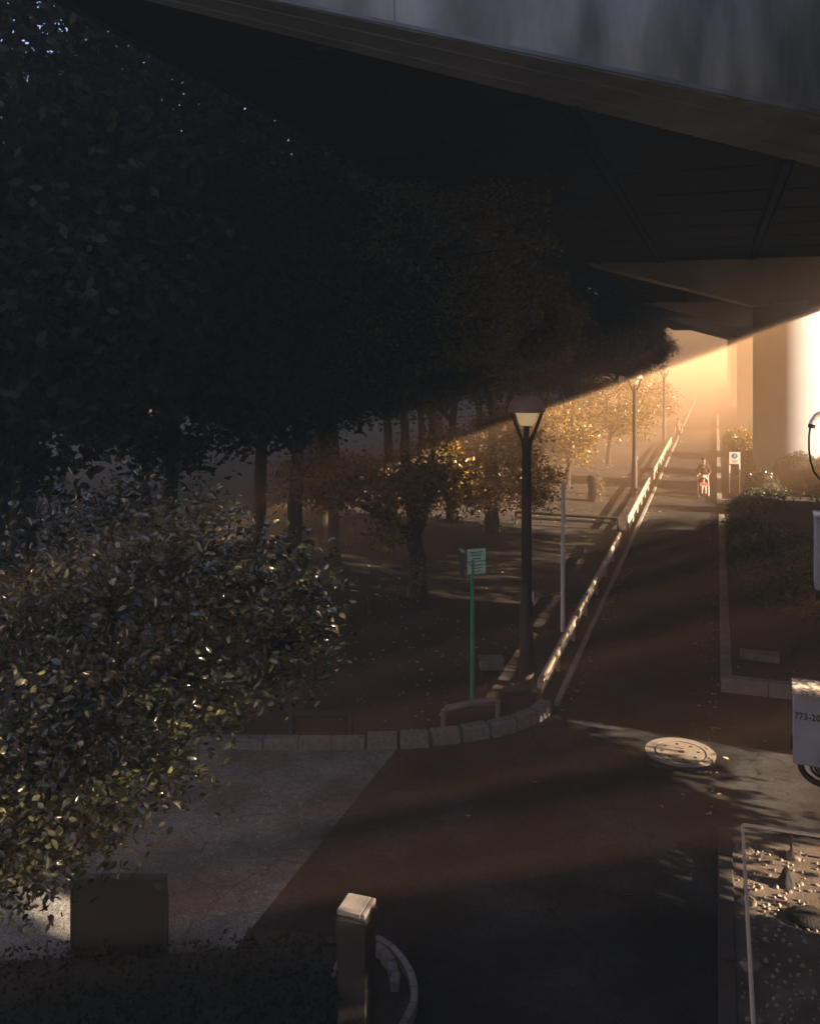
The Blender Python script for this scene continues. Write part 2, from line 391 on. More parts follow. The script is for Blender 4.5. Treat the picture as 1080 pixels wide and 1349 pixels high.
# ------------------------------------------------------------------ log rail fences
def fence(name, posts, label, hz=.5, rails=(.46, .27), stub=True, group='log rail fences along the park', fm=None):
    fm = fm or M['lograil']
    b = Vector((*posts[0], 0)); root = thing('log_rail_fence', label, 'fence', b, 0, group)
    for p in posts:
        q = Vector((*p, 0)) - b
        MB().tube([(q.x, q.y, -.1), (q.x, q.y, hz - .1), (q.x, q.y, hz - .02)], [.045, .043, .038], 10).build('post', fm, root)
    for a, c in zip(posts[:-1], posts[1:]):
        A = Vector((*a, 0)) - b; C_ = Vector((*c, 0)) - b; d = (C_ - A).normalized()
        for z, r in zip(rails, (.06, .045)):
            s = Vector((0, 0, z)); j = random.uniform(-.015, .015)
            e = -.045 if z == rails[0] else -.06
            MB().tube([A + s - d * e, A + s + (C_ - A) * .5 + Vector((0, 0, j)), C_ + s + d * e], [r * .95, r, r * .93], 10).build('rail', fm, root)
    return root
fence('f', [(-2.97, 16.05 + i * 2.02) for i in range(8)], 'pale log rail fence nearest the bottom of the long footpath edge')
fence('f', [(-2.98, 33.1 + i * 2.02) for i in range(8)], 'log rail fence beyond the side path, beside the middle lamp post')
fence('f', [(-2.98, 47.6 + i * 2.02) for i in range(10)], 'farthest log rail fence, fading into the haze along the path')
fence('f', [(-3.3, 33.0), (-5.2, 33.05), (-7.0, 33.1)], 'dark log rail fence running left into the park beneath the trees', fm=M['shadekerb'])
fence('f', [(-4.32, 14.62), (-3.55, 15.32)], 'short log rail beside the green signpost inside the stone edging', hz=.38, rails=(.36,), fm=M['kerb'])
fence('f', [(-3.62, 15.75), (-2.97, 15.98)], 'low dark rail between the lamp post and the first fence', hz=.4, rails=(.36,), fm=M['shadekerb'])
fence('f', [(-6.65, 13.7), (-5.75, 14.05)], 'short log rail coloured as shaded, with a lit end, close to the leafy shrub', hz=.36, rails=(.33,), fm=M['shadekerb'])  # dark colour stands for the shrub's shadow on the rail

# ------------------------------------------------------------------ street lamps
def lamp(x, y, label):
    r = thing('street_lamp', label, 'street lamp', (x, y, 0), 0, 'mushroom street lamps along the footpath')
    MB().lathe((0, 0, 0), [(.19, 0), (.19, .04), (.135, .08), (.13, 1.55), (.105, 1.62), (.10, 2.2), (.088, 4.45), (.10, 4.6), (.10, 4.72)], 18).build('post', M['lamppost'], r)
    for sx in (-1, 1):
        MB().tube([(sx * .05, 0, 4.6), (sx * .15, 0, 4.82), (sx * .28, 0, 5.16), (sx * .31, 0, 5.24)], [.04, .036, .032, .03], 8).build('arm', M['lamppost'], r)
    MB().lathe((0, 0, 4.94), [(.10, 0), (.13, .02), (.225, .28), (.225, .3)], 20).build('lamp_glass', M['lampglass'], r)
    MB().lathe((0, 0, 4.72), [(.05, 0), (.055, .2), (.08, .22)], 12).build('lamp_holder', M['lamppost'], r)
    c = MB().lathe((0, 0, 5.2), [(.02, .02), (.30, .035), (.352, 0), (.36, .03), (.345, .10), (.30, .20), (.21, .275), (.09, .315), (.01, .32)], 28).build('lamp_cap', M['lampcap'], r)
    return r
l1 = lamp(-3.40, 17.05, 'tall brown mushroom street lamp nearest the camera, behind the first fence')
MB().box((.128, -.02, 1.72), (.012, .09, .17)).build('lit_strip', M['white'], l1)  # white strip stands for the lit spot on the post's right edge
dup(l1, (-3.40, 41.1, 0), 0, label='middle mushroom street lamp standing in the orange haze by the fence')
dup(l1, (-3.38, 64.8, 0), 0, label='farthest street lamp, nearly lost in the bright haze')

# ------------------------------------------------------------------ green signpost
sp = at(622, 930); r = thing('green_signpost', 'slim green signpost with a pale two-panel sign and a dark back panel', 'sign', sp)
MB().tube([(0, 0, -.1), (0, 0, 2.62)], .036, 12).build('post', M['green'], r)
ang = R(38)
c_, s_ = math.cos(ang), math.sin(ang)
for i, z in enumerate((2.47, 2.70)):
    b = MB().box((.09 * c_ - .03 + .02, .09 * s_ - .02, z), (.36, .03, .215), ang).build('sign_panel', M['signface'], r, bevel=.006)
    mk = MB()
    for j in range(3):
        mk.box((.09 * c_ - .01 + s_ * .018, .09 * s_ - .02 - c_ * .018, z + .05 - j * .055), (.25 - .05 * j, .004, .014), ang)
    mk.build('lettering', M['signdark'], b)
pb = MB().box((-.17, -.07, 2.56), (.27, .03, .42), R(-62)).build('back_panel', M['signdark'], r, bevel=.006)
MB().box((-.17, -.07, 2.785), (.28, .045, .02), R(-62)).build('panel_cap', M['signface'], pb)
MB().box((-.06, -.02, 2.5), (.1, .04, .04), R(20)).build('bracket', M['green'], r)

# white pole
w = at(741, 832); wp = thing('white_pole', 'thin white pole standing behind the log fence, right of the lamp', 'pole', w)
MB().tube([(0, 0, -.1), (0, 0, 1.5), (.01, .01, 3.35)], [.05, .048, .044], 12).build('pole_shaft', M['white'], wp)
MB().lathe((.01, .01, 3.35), [(.04, 0), (.04, .03), (.02, .05)], 12).build('pole_cap', M['white'], wp)

# stone block seat
b = at(647, 880); bt = thing('stone_block', 'low pale stone block lying on the park dirt behind the signpost', 'stone block', (b.x, b.y, 0), R(20))
MB().box((0, 0, .09), (.46, .34, .18), 0, .96).build('block', M['stone'], bt, bevel=.02)
MB().box((0, 0, .19), (.5, .38, .035)).build('top_slab', M['kerb'], bt, bevel=.01)

# ------------------------------------------------------------------ manhole
mh = thing('manhole_cover', 'round manhole cover in a pale concrete ring set in the asphalt', 'manhole', (-.54, 15.0, .004))
MB().lathe((0, 0, -.02), [(.54, 0), (.54, .026), (.40, .028), (.40, .01)], 48).build('concrete_ring', M['ring'], mh)
MB().lathe((0, 0, -.02), [(.398, 0), (.398, .02), (.39, .021)], 48).build('gap_ring', M['ink'], mh)
ld = MB().lathe((0, 0, -.02), [(.372, 0), (.372, .03), (.33, .032)], 40).build('lid', M['lid'], mh)
hl = MB()
for i in range(8):
    t = 2 * math.pi * i / 8 + .2; hl.lathe((.28 * math.cos(t), .28 * math.sin(t), .0), [(.026, 0), (.026, .0155)], 8)
hl.lathe((.02, .0, 0), [(.05, 0), (.05, .0155)], 10)
hl.box((-.02, .12, .006), (.13, .015, .02), 0)
hl.build('hole', M['ink'], ld)

# ------------------------------------------------------------------ right planters
def kerb_run(name, pts, w, h, step, label, cat='planter'):
    r = thing(name, label, cat, (pts[0][0], pts[0][1], 0))
    for (x0, y0), (x1, y1) in zip(pts[:-1], pts[1:]):
        L = math.hypot(x1 - x0, y1 - y0); n = max(1, round(L / step)); mb = MB(); a = math.atan2(y1 - y0, x1 - x0)
        for i in range(n):
            t = (i + .5) / n
            mb.box((x0 + (x1 - x0) * t - pts[0][0], y0 + (y1 - y0) * t - pts[0][1], h / 2 - .02), (L / n - .014, w, h + .04), a)
        mb.build('kerb_wall', M['kerb'], r, bevel=.012)
    return r
kerb_run('planter', [(.18, 36.2), (.18, 18.1)], .2, .27, .62, 'near raised planter with a pale concrete rim holding the dark hedge')
pr = bpy.data.objects['planter']
mb = MB()
for i in range(7): mb.box((.08 + .41 + i * .83 - .18, 18.02 - 36.2, .125), (.815, .2, .29))
mb.build('front_wall', M['kerb'], pr, bevel=.012)
mb = MB()
for i in range(7): mb.box((.28 + .41 + i * .83 - .18, 36.3 - 36.2, .115), (.815, .2, .27))
mb.build('back_wall', M['kerb'], pr, bevel=.012)
kerb_run('planter', [(.12, 96), (.12, 40.4)], .2, .2, 1.2, 'far raised planter edged in concrete, holding the white notice sign')
pr2 = bpy.data.objects['planter.001']
mb = MB()
for i in range(9): mb.box((-.1 + .6 + i * 1.2, 40.42 - 96, .09), (1.185, .2, .22))
mb.build('front_wall', M['kerb'], pr2, bevel=.012)
# slab on soil
s = at(1000, 868, .19); st = MB().box((0, 0, .06), (.74, .36, .14)).build('flat_stone', M['stone'], None, bevel=.025, loc=(s.x, s.y, .19)); tag(st, 'flat rectangular stone lying on dark soil in the near planter', 'stone')

# ------------------------------------------------------------------ utility pole, boxes, cables (right edge)
def cam_frame(px, py, Z):
    p = atZ(px, py, Z); return p
ZB = 5.0
up = atZ(1130, 700, ZB + .28)
ut = thing('utility_pole', 'grey utility pole at the right edge carrying metal boxes and cables', 'utility pole', (up.x, up.y, 0), YAW)
MB().tube([(0, 0, -.2), (0, 0, 9.2)], [.165, .13], 20).build('pole_shaft', M['concrete'], ut)
for z in (3.7, 4.6, 5.3): MB().lathe((0, 0, z), [(.155, 0), (.162, .01), (.162, .05), (.155, .06)], 20).build('band', M['metal'], ut)
BR = YAW - R(22); bx = atZ(1086, 956, ZB)
cb = thing('cable_box', 'blue grey metal cable box numbered in black, with loops of cable beneath', 'cable box', bx, BR)
k_ = ZB / 1200
MB().box((0, 0, 0), (78 * k_, .2, 94 * k_)).build('body', M['boxgrey'], cb, bevel=.006)
MB().box((0, -.005, 48.2 * k_), (81 * k_, .225, 4.2 * k_)).build('lid', M['boxtop'], cb, bevel=.004)
MB().box((-40.5 * k_, -.02, -25 * k_), (.012, .05, 16 * k_)).build('hinge', M['ink'], cb)
cu = bpy.data.curves.new('numbers', 'FONT'); cu.body = '773-203'; cu.size = .052; cu.offset = .0011; cu.extrude = .0012; cu.space_character = 1.12
tmp = bpy.data.objects.new('tmp', cu); COL.objects.link(tmp)
bpy.context.view_layer.update()
me = bpy.data.meshes.new_from_object(tmp.evaluated_get(bpy.context.evaluated_depsgraph_get())); bpy.data.objects.remove(tmp)
me.materials.append(M['ink'])
tx = bpy.data.objects.new('lettering', me); COL.objects.link(tx); tx.parent = cb; tx.rotation_euler = (R(90), 0, 0); tx.location = (-37.5 * k_, -.1013, 13 * k_); tx.scale = (.8, 1, 1)
for dx, dr, r_ in ((-29, 34, 4.2), (-17, 21, 1.9), (-12, 16, 1.7), (-8, 11, 1.5)):
    pts = [(dx * k_, .0, -46 * k_), (dx * k_, 0, -56 * k_)]
    for i in range(1, 13):
        t = math.pi * i / 12; pts.append(((dx + dr * (1 - math.cos(t))) * k_, 0, (-56 - dr * .68 * math.sin(t) * 1.0) * k_))
    pts.append(((dx + 2 * dr) * k_, 0, -46 * k_))
    MB().tube(pts, r_ * k_, 10).build('cable', M['rubber'], cb)
# upper conduit and drip loop
pts = [atZ(px, py, ZB) for px, py in ((1130, 541), (1096, 541), (1084, 543), (1074, 548), (1069, 556), (1068, 561))]
cw = thing('conduit_elbow', 'curved metal conduit elbow with a thin black cable loop at the right edge', 'conduit', pts[0])
MB().tube([p - pts[0] for p in pts], 3.6 * k_, 12).build('pipe', M['metal'], cw)
MB().tube([pts[-2] - pts[0] + Vector((0, 0, -.012)), pts[-1] - pts[0] + Vector((0, 0, -.012))], 4.6 * k_, 12).build('clamp', M['rubber'], cw)
lp = [atZ(px, py, ZB) - pts[0] for px, py in ((1067, 558), (1065, 575), (1065, 592), (1067, 608), (1072, 622), (1080, 632), (1092, 637), (1108, 634), (1128, 620))]
MB().tube(lp, 1.3 * k_, 8).build('cable', M['rubber'], cw)
b2 = atZ(1108, 728, ZB); b2o = thing('meter_box', 'smooth blue meter box cut off by the right edge above the numbered box', 'box', b2, BR)
MB().box((0, 0, 0), (66 * k_, .2, 94 * k_)).build('body', M['boxgrey'], b2o, bevel=.01)
MB().box((0, -.005, 48.5 * k_), (69 * k_, .22, 3.6 * k_)).build('lid', M['boxgrey'], b2o, bevel=.004)

# ------------------------------------------------------------------ gravel bed bottom right
kb = thing('bed_kerb', 'concrete kerb stones coloured as shaded along the left side of the gravel bed', 'kerb', (.105, 12.6, 0))
mb = MB(); y = 0
for L in (.72, 1.0, 1.05, 1.1, 1.2, 1.2, 1.2):
    mb.box((0, y - L / 2, .045), (.17, L - .014, .15)); y -= L
mb.build('kerb_stone', M['shadekerb'], kb, bevel=.012)
pf = thing('pipe_rail', 'low bent metal pipe rail round the gravel bed on stone footings', 'railing', (.31, 12.15, 0))
MB().tube([(0, -9, .40), (0, -.05, .40), (0.012, -.012, .40), (.05, 0, .40), (4, .05, .40)], .021, 12).build('rail', M['metal'], pf)
for i, (x, y) in enumerate(((.0, -.02), (.57, .006), (1.9, .025), (0, -1.15), (0, -2.3), (0, -3.4), (0, -4.5))):
    p = MB().tube([(x, y, .05), (x, y, .39)], .019, 10).build('post', M['lamppost'], pf)
    MB().blob((x + .02, y - .01, .10), (.11, .1, .06), .18, 2, i).build('footing', M['stone'], p)
c = at(1036, 1166, .09)
rk = MB().blob((0, 0, 0), (1, 1, 1), .2, 3, 5); rk.v = [(x * .15 * (1 - .42 * (z + 1)), y * .14 * (1 - .42 * (z + 1)), .07 + .15 * z) for x, y, z in rk.v]
tag(rk.build('pointed_rock', M['darkstone'], loc=(c.x, c.y, .1)), 'small pointed dark rock set among the pebbles', 'rock')
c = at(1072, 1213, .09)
tag(MB().blob((0, 0, .01), (.27, .2, .075), .12, 3, 9).build('mound', M['darkstone'], loc=(c.x, c.y, .1)), 'wide dark rounded boulder half sunk in the gravel bed', 'mound')  # flattened near-black blob, partly below the bed surface
pebs = [MB().blob((0, 0, 0), (.024, .02, .02), .22, 2, s_).build('pebble', M['pebble']) for s_ in (1, 2, 3)]
taken = []
n = 0; tries = 0
while n < 290 and tries < 20000:
    tries += 1
    y = random.uniform(8.3, 12.3); x = random.uniform(.24, .115 * y + .02)
    if any((x - a) ** 2 + (y - b_) ** 2 < .056 ** 2 for a, b_ in taken): continue
    taken.append((x, y)); sc = random.choice((.55, .7, .8, 1, 1.1, 1.3)) * .95
    o = pebs[n % 3] if n < 3 else pebs[n % 3].copy()
    if n >= 3: COL.objects.link(o)
    o.location = (x, y, .09 + .006); o.rotation_euler = (random.uniform(-.4, .4), random.uniform(-.4, .4), random.uniform(0, 6)); o.scale = (sc, sc, sc * random.uniform(.8, 1.3))
    tag(o, 'small rounded pebble set in the mortar of the gravel bed', 'pebble', 'pebbles in the gravel bed'); n += 1

# ------------------------------------------------------------------ foreground left
bl = at(470, 1342); bo = thing('stone_bollard', 'square stone bollard coloured as shaded below its lit top in the corner planting bed', 'bollard', (bl.x, bl.y, 0))
MB().box((0, 0, .50), (.285, .285, 1.08)).build('pillar', M['shadekerb'], bo, bevel=.012)  # pillar darkened for its unlit faces, cap left in the lighter kerb colour
MB().box((0, 0, .925), (.305, .305, .17)).build('neck_band', M['shadekerb'], bo, bevel=.01)
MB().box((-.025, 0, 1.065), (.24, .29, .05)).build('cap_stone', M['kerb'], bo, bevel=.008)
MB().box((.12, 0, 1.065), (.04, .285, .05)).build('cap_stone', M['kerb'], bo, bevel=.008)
c = at(158, 1290); bd = thing('notice_board', 'dark blank back of a square panel board standing in the low hedge', 'board', (c.x, c.y, 0), YAW)
MB().box((0, 0, .62), (.93, .05, .80)).build('panel', M['darkpanel'], bd, bevel=.006)
MB().box((0, 0, 1.035), (.97, .075, .03)).build('frame', M['paneledge'], bd, bevel=.006)
for sx in (-1, 1):
    MB().box((sx * .475, 0, .52), (.022, .075, 1.0)).build('frame', M['paneledge'], bd, bevel=.005)
# low hedge strip
h0 = at(-60, 1300); h1 = at(445, 1275)
hd = (h1 - h0).normalized(); hn = Vector((hd.y, -hd.x, 0)); Lh = (h1 - h0).length
hp = np.array([list(h0 + hd * random.uniform(0, Lh) + hn * random.uniform(-.05, 1.7) + Vector((0, 0, random.uniform(.02, .40)))) for _ in range(9000)])
mid = (h0 + h1) / 2
lh = thing('low_hedge', 'dark low hedge strip in the bottom left corner in front of the yard', 'hedge', (mid.x, mid.y, 0), 0)
leaf_obj('foliage', hp - np.array([mid.x, mid.y, 0]), (.05, .08), M['leafE'], lh)
mb = MB(); a_ = math.atan2(hd.y, hd.x)
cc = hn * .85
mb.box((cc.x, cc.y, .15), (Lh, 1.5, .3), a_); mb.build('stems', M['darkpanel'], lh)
# curved corner kerb
arc = [at(px, py) for px, py in ((470, 1240), (498, 1248), (520, 1264), (538, 1288), (546, 1312), (545, 1335), (532, 1362), (505, 1400))]
pts = resample([(p.x, p.y) for p in arc], .22); mb = MB(); base = pts[0].copy()
for p, q in zip(pts[:-1], pts[1:]):
    m_ = (p + q) / 2 - base; d = q - p
    mb.box((m_.x, m_.y, .05), (d.length - .01, .07, .14), math.atan2(d.y, d.x))
ck = thing('corner_kerb', 'thin curved kerb of small stones wrapping the bollard bed', 'kerb', base)
mb.build('outer_rim', M['kerb'], ck, bevel=.01)
arc = [at(px, py) for px, py in ((480, 1250), (500, 1262), (514, 1280), (521, 1300), (520, 1318))]
pts2 = resample([(p.x, p.y) for p in arc], .16); mb = MB()
for p, q in zip(pts2[:-1], pts2[1:]):
    m_ = (p + q) / 2 - base; d = q - p
    mb.box((m_.x, m_.y, .06), (d.length - .01, .09, .16 + random.uniform(-.02, .03)), math.atan2(d.y, d.x) + random.uniform(-.15, .15))
mb.build('inner_rim', M['granite'], ck, bevel=.015)
sheet('bed_soil', [(p.x, p.y) for p in pts] + [(pts[-1].x - 1.6, pts[-1].y), (pts[0].x - 1.2, pts[0].y - .2)], .03, M['soil'])
ls = at(430, 1345); tag(MB().box((0, 0, .2), (.12, .05, .55)).build('leaning_slab', M['stone'], bevel=.01, loc=(ls.x, ls.y, 0)), 'thin grey slab leaning beside the stone bollard', 'slab').rotation_euler = (R(-30), R(25), R(30))

# ------------------------------------------------------------------ near glossy shrub tree (left)
cx, cy = -4.75, 6.3
sh = thing('camellia_shrub', 'large glossy leaved shrub filling the left edge in front of the trees', 'shrub', (cx, cy, 0))
def rel(px, py, Z): p = atZ(px, py, Z); return np.array([p.x - cx, p.y - cy, p.z])
cl = []
spec = [((150, 800, 8.0), (1.15, 1.0, .95), 60), ((40, 760, 8.0), (1.0, 1.0, .75), 34), ((270, 740, 8.3), (.75, .8, .55), 34), ((345, 770, 8.6), (.55, .6, .6), 26), ((370, 850, 8.8), (.40, .5, .42), 22),
        ((405, 790, 8.9), (.22, .3, .14), 9), ((260, 900, 8.0), (.55, .6, .5), 26), ((120, 960, 7.6), (.75, .7, .55), 34), ((185, 1020, 7.4), (.40, .5, .32), 16), ((30, 1020, 7.3), (.6, .6, .5), 26), ((110, 1100, 7.1), (.33, .4, .22), 11), ((20, 1100, 7.0), (.5, .5, .42), 24), ((-10, 1165, 6.9), (.28, .4, .26), 12), ((-80, 1080, 7.2), (.6, .6, .7), 26), ((60, 1040, 7.2), (.6, .5, .4), 22), ((-60, 900, 7.8), (1.2, 1, 1.3), 36), ((200, 690, 8.5), (.9, .7, .32), 26)]
br = MB(); root_p = Vector((-1.75, -.4, 0)); fork = Vector((-1.3, -.2, 1.7))
for (px, py, Z), rad, n_ in spec:
    c0 = rel(px, py, Z); q = ell_points(n_, c0, rad, .45); cl.append(q)
    limb(br, fork, c0, .035, .012, .1, 6)
    for t in q[::2]: limb(br, c0, t, .012, .004, .08, 3, 5)
cl = np.vstack(cl)
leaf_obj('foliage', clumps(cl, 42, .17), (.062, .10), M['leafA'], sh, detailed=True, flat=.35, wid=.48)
br.tube([root_p + Vector((0, 0, -.1)), root_p * .95 + Vector((0, 0, .8)), fork + Vector((0, 0, .1))], [.1, .085, .06], 10)
br.build('stem', M['bark'], sh)

# ------------------------------------------------------------------ park trees
def make_tree(label, loc, H, tr, crowns, leafm, lsize, per, crad, seed, group, name='park_tree', trunk_pts=None, shell=.4, limbs=1.0):
    rr = random.Random(seed); r = thing(name, label, 'tree', loc, 0, group)
    tb = MB(); pts = trunk_pts or [(0, 0, -.15), (rr.uniform(-.1, .1), rr.uniform(-.1, .1), H * .2), (rr.uniform(-.25, .25), rr.uniform(-.2, .2), H * .42), (rr.uniform(-.4, .4), rr.uniform(-.3, .3), H * .62), (rr.uniform(-.5, .5), rr.uniform(-.4, .4), H * .85)]
    k_ = len(pts); rs = [tr * (1.2 if i == 0 else 1 - .82 * i / (k_ - 1)) for i in range(k_)]
    dense = []; 
    V = [Vector(p) for p in pts]
    dr = []
    for i in range(k_ - 1):
        for j in range(4):
            t = j / 4; dense.append(V[i].lerp(V[i + 1], t) + Vector((rr.uniform(-1, 1), rr.uniform(-1, 1), 0)) * tr * .12); dr.append(rs[i] + (rs[i + 1] - rs[i]) * (t if i else min(1, t * 2.2)))
    dense.append(V[-1]); dr.append(rs[-1])
    tb.tube(dense, dr, 12); allc = []
    for c0, rad, n_ in crowns:
        q = ell_points(n_, c0, rad, shell); allc.append(q); cv = Vector(c0)
        # a bough to the crown lobe, then limbs to its clumps
        start = min(dense, key=lambda p: abs(p.z - max(1.6, cv.z - .6 * (Vector((cv.x, cv.y, 0)).length) - .5)))
        limb(tb, start, cv, tr * .45, tr * .18, .1, 6, 8, rr)
        for t in q[::max(1, int(3 / limbs))]: limb(tb, cv.lerp(Vector(t), .05), t, tr * .14, .012, .08, 3, 5, rr)
    tb.build('trunk', M['bark'], r)
    leaf_obj('crown', clumps(np.vstack(allc), per, crad), lsize, leafm, r, flat=.25, wid=.55)
    return r
G1 = 'dark canopy trees in the park'
# the two trees whose low boughs catch the sun
x, y = -7.36, 22.5
def rl(px, py, Z, bx_, by_): p = atZ(px, py, Z); return (p.x - bx_, p.y - by_, p.z)
t1 = make_tree('forked park tree with a stout dark trunk and sunlit low boughs behind the signpost', (x, y, 0), 11, .27,
    [(rl(455, 632, 24, x, y), (1.9, 1.3, .62), 66), (rl(575, 640, 23.2, x, y), (1.0, .9, .5), 26), (rl(570, 610, 23.6, x, y), (.75, .7, .75), 16), (rl(510, 690, 23, x, y), (.14, .3, .55), 7), (rl(425, 650, 24.5, x, y), (.5, .5, .3), 8),
     ((0, 0, 8.6), (3.6, 3.4, 3.0), 120), ((-2.4, .5, 7.4), (2.2, 2, 1.8), 40), ((1.6, -.4, 7.2), (1.6, 1.6, 1.4), 34)], M['leafC'], (.10, .16), 85, .30, 11, 'sunlit park trees',
    trunk_pts=[(0, 0, -.15), (.0, .02, 1.0), (-.12, 0, 2.0), (-.3, .05, 3.3), (-.42, .1, 5.0), (-.3, .1, 8.0)])
tb = MB(); limb(tb, (-.05, 0, 1.45), (.75, -.1, 3.1), .13, .06, .05, 6, 9, random.Random(4)); limb(tb, (-.25, 0, 3.0), (.9, 0, 3.4), .06, .03, .12, 6, 7, random.Random(5)); tb.build('bough', M['bark'], t1)
leaf_obj('ivy', ell_points(150, (.12, -.3, .75), (.18, .06, .55), .2), (.07, .11), M['leafC'], t1, flat=.2)
x, y = -7.5, 31.4
make_tree('broad low crowned tree with golden leaves behind the near lamp', (x, y, 0), 10, .27,
    [(rl(650, 585, 31.5, x, y), (1.75, 1.6, 1.0), 56), (rl(610, 620, 31, x, y), (1.0, 1.0, .8), 26), (rl(695, 630, 31, x, y), (.95, .9, .9), 30), (rl(640, 650, 30.5, x, y), (.9, .9, .5), 18),
     ((0, 0, 8.4), (3.4, 3.4, 2.9), 120), ((1.7, -.6, 7.0), (1.9, 1.9, 1.5), 44)], M['leafC'], (.10, .165), 95, .30, 12, 'sunlit park trees')
# dark canopy prototypes
proto = []
for i, (lab, loc) in enumerate((('tall dark canopy tree with a straight trunk rising right of the shrub', (-10.6, 21.8, 0)), ('dark canopy tree at the far left with gaps of sky in its crown', (-11.8, 12.8, 0)), ('dark broad tree standing behind the forked tree', (-12.4, 28.0, 0)))):
    r_ = random.Random(40 + i)
    cr = [((0, 0, 8.3), (3.7, 3.7, 3.6), 190)]
    for j in range(5):
        a = 6.28 * j / 5 + i; cr.append(((2.6 * math.cos(a), 2.6 * math.sin(a), 6.6 + r_.uniform(-1, 2.5)), (1.8, 1.8, 1.4), 42))
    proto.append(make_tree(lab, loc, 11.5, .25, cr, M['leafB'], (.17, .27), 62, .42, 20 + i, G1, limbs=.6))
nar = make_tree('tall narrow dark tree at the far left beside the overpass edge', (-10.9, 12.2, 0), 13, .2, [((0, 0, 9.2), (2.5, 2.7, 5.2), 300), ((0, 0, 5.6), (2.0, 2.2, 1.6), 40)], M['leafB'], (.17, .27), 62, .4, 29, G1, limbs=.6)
for i, (x, y, s_) in enumerate(((-10.7, 16.3, 1.0), (-10.8, 20.3, 1.02), (-10.8, 25.0, 1.03), (-10.9, 30.2, 1.04), (-11.0, 35.8, 1.06), (-10.8, 42.5, 1.06), (-10.9, 50, 1.06), (-11, 60, 1.08))):
    dup(nar, (x, y, 0), 1.3 * i, s_, label='tall narrow dark tree, %s along the overpass edge counting from the left' % ('second', 'third', 'fourth', 'fifth', 'sixth', 'seventh', 'eighth', 'ninth')[i], group=G1)
more = [(-15.5, 17.5, 1.05), (-16.5, 25, 1.05), (-11.2, 36.5, 1.0), (-9.6, 45.5, .95), (-15.5, 35, 1.05), (-20.5, 21, 1.08), (-21.5, 31, 1.08), (-14.5, 45, 1.0), (-8.0, 53.0, .92), (-12.5, 57, 1.0), (-8.6, 66, 1.0), (-19, 42, 1.08), (-25, 38, 1.1), (-12, 74, 1.05), (-8.2, 82, 1.0), (-18, 60, 1.08), (-9, 98, 1.0), (-24, 52, 1.1), (-15.8, 10.5, 1.0), (-9.4, 33.0, .88), (-9.5, 118, 1.1), (-14, 92, 1.1), (-28, 24, 1.1)]
where = ['left of the shrub top', 'behind the tall straight trunk', 'above the side path fence', 'above the middle lamp', 'deep in the park behind the golden tree', 'at the far left deep in the park', 'at the left among the rearmost trunks', 'behind the tree above the middle lamp', 'leaning toward the path above the orange beam', 'inside the park beyond the middle lamp', 'by the farthest lamp', 'far back in the park on the left', 'on the back row of the park', 'behind the farthest lamp', 'with blue grey leaves below the overpass beams', 'far back beyond the middle lamp', 'at the end of the path in haze', 'on the back row beyond the golden tree', 'at the left edge behind the shrub', 'just behind the golden low crowned tree', 'small in the farthest haze by the path', 'in the farthest haze inside the park', 'at the far left on the back row']
for i, ((x, y, s_), wh) in enumerate(zip(more, where)):
    dup(proto[i % 3], (x, y, 0), random.uniform(0, 6.28), s_, label='dark canopy tree ' + wh, group=G1)
# smaller sunlit trees in the haze
def small(label, loc, zc, rr_, n_, seed, H=None):
    return make_tree(label, loc, zc + rr_[2], .14, [((0, 0, zc), rr_, n_), ((rr_[0] * .5, -.3, zc - rr_[2] * .3), tuple(k * .6 for k in rr_), n_ // 3), ((-rr_[0] * .5, .2, zc + rr_[2] * .2), tuple(k * .6 for k in rr_), n_ // 3)], M['leafC'], (.13, .2), 60, .3, seed, 'small trees in the haze', name='small_tree')
p = atZ(748, 570, 43.4); small('small rounded tree glowing in orange haze, left of the middle lamp', (p.x, p.y, 0), p.z, (1.25, 1.25, 1.5), 44, 61)
p = atZ(800, 540, 52); small('wide amber tree in the haze directly behind the middle lamp', (p.x, p.y, 0), p.z, (2.3, 2.2, 1.9), 70, 62)
p = atZ(850, 520, 66); small('faint pale tree in the haze near the farthest lamp', (p.x, p.y, 0), p.z, (1.9, 1.9, 2.0), 60, 63)
p = atZ(705, 560, 47); small('amber tree at the left end of the sunlit row, above the lamp cap', (p.x, p.y, 0), p.z, (1.9, 1.9, 1.8), 60, 64)
# leafy stump
p = at(783, 660); stp = thing('leafy_stump', 'pruned tree stump with leafy sprouts standing on the sunny dirt', 'stump', p)
MB().tube([(0, 0, -.1), (.02, 0, .4), (0, .02, .95), (.02, 0, 1.1)], [.34, .3, .33, .25], 12).build('trunk', M['bark'], stp)
leaf_obj('sprouts', np.vstack([ell_points(160, (.28, -.1, .7), (.25, .3, .5), .2), ell_points(60, (.3, -.15, .2), (.2, .2, .25), .2)]), (.08, .14), M['leafC'], stp)
# weeds near the shrub
p = at(448, 888); leaf_o = leaf_obj('weed', ell_points(70, (0, 0, .25), (.25, .2, .16), .1) , (.06, .1), M['leafA'], None, detailed=True); leaf_o.location = p
tag(leaf_o, 'small leafy weed growing on the dirt right of the big shrub', 'weed')

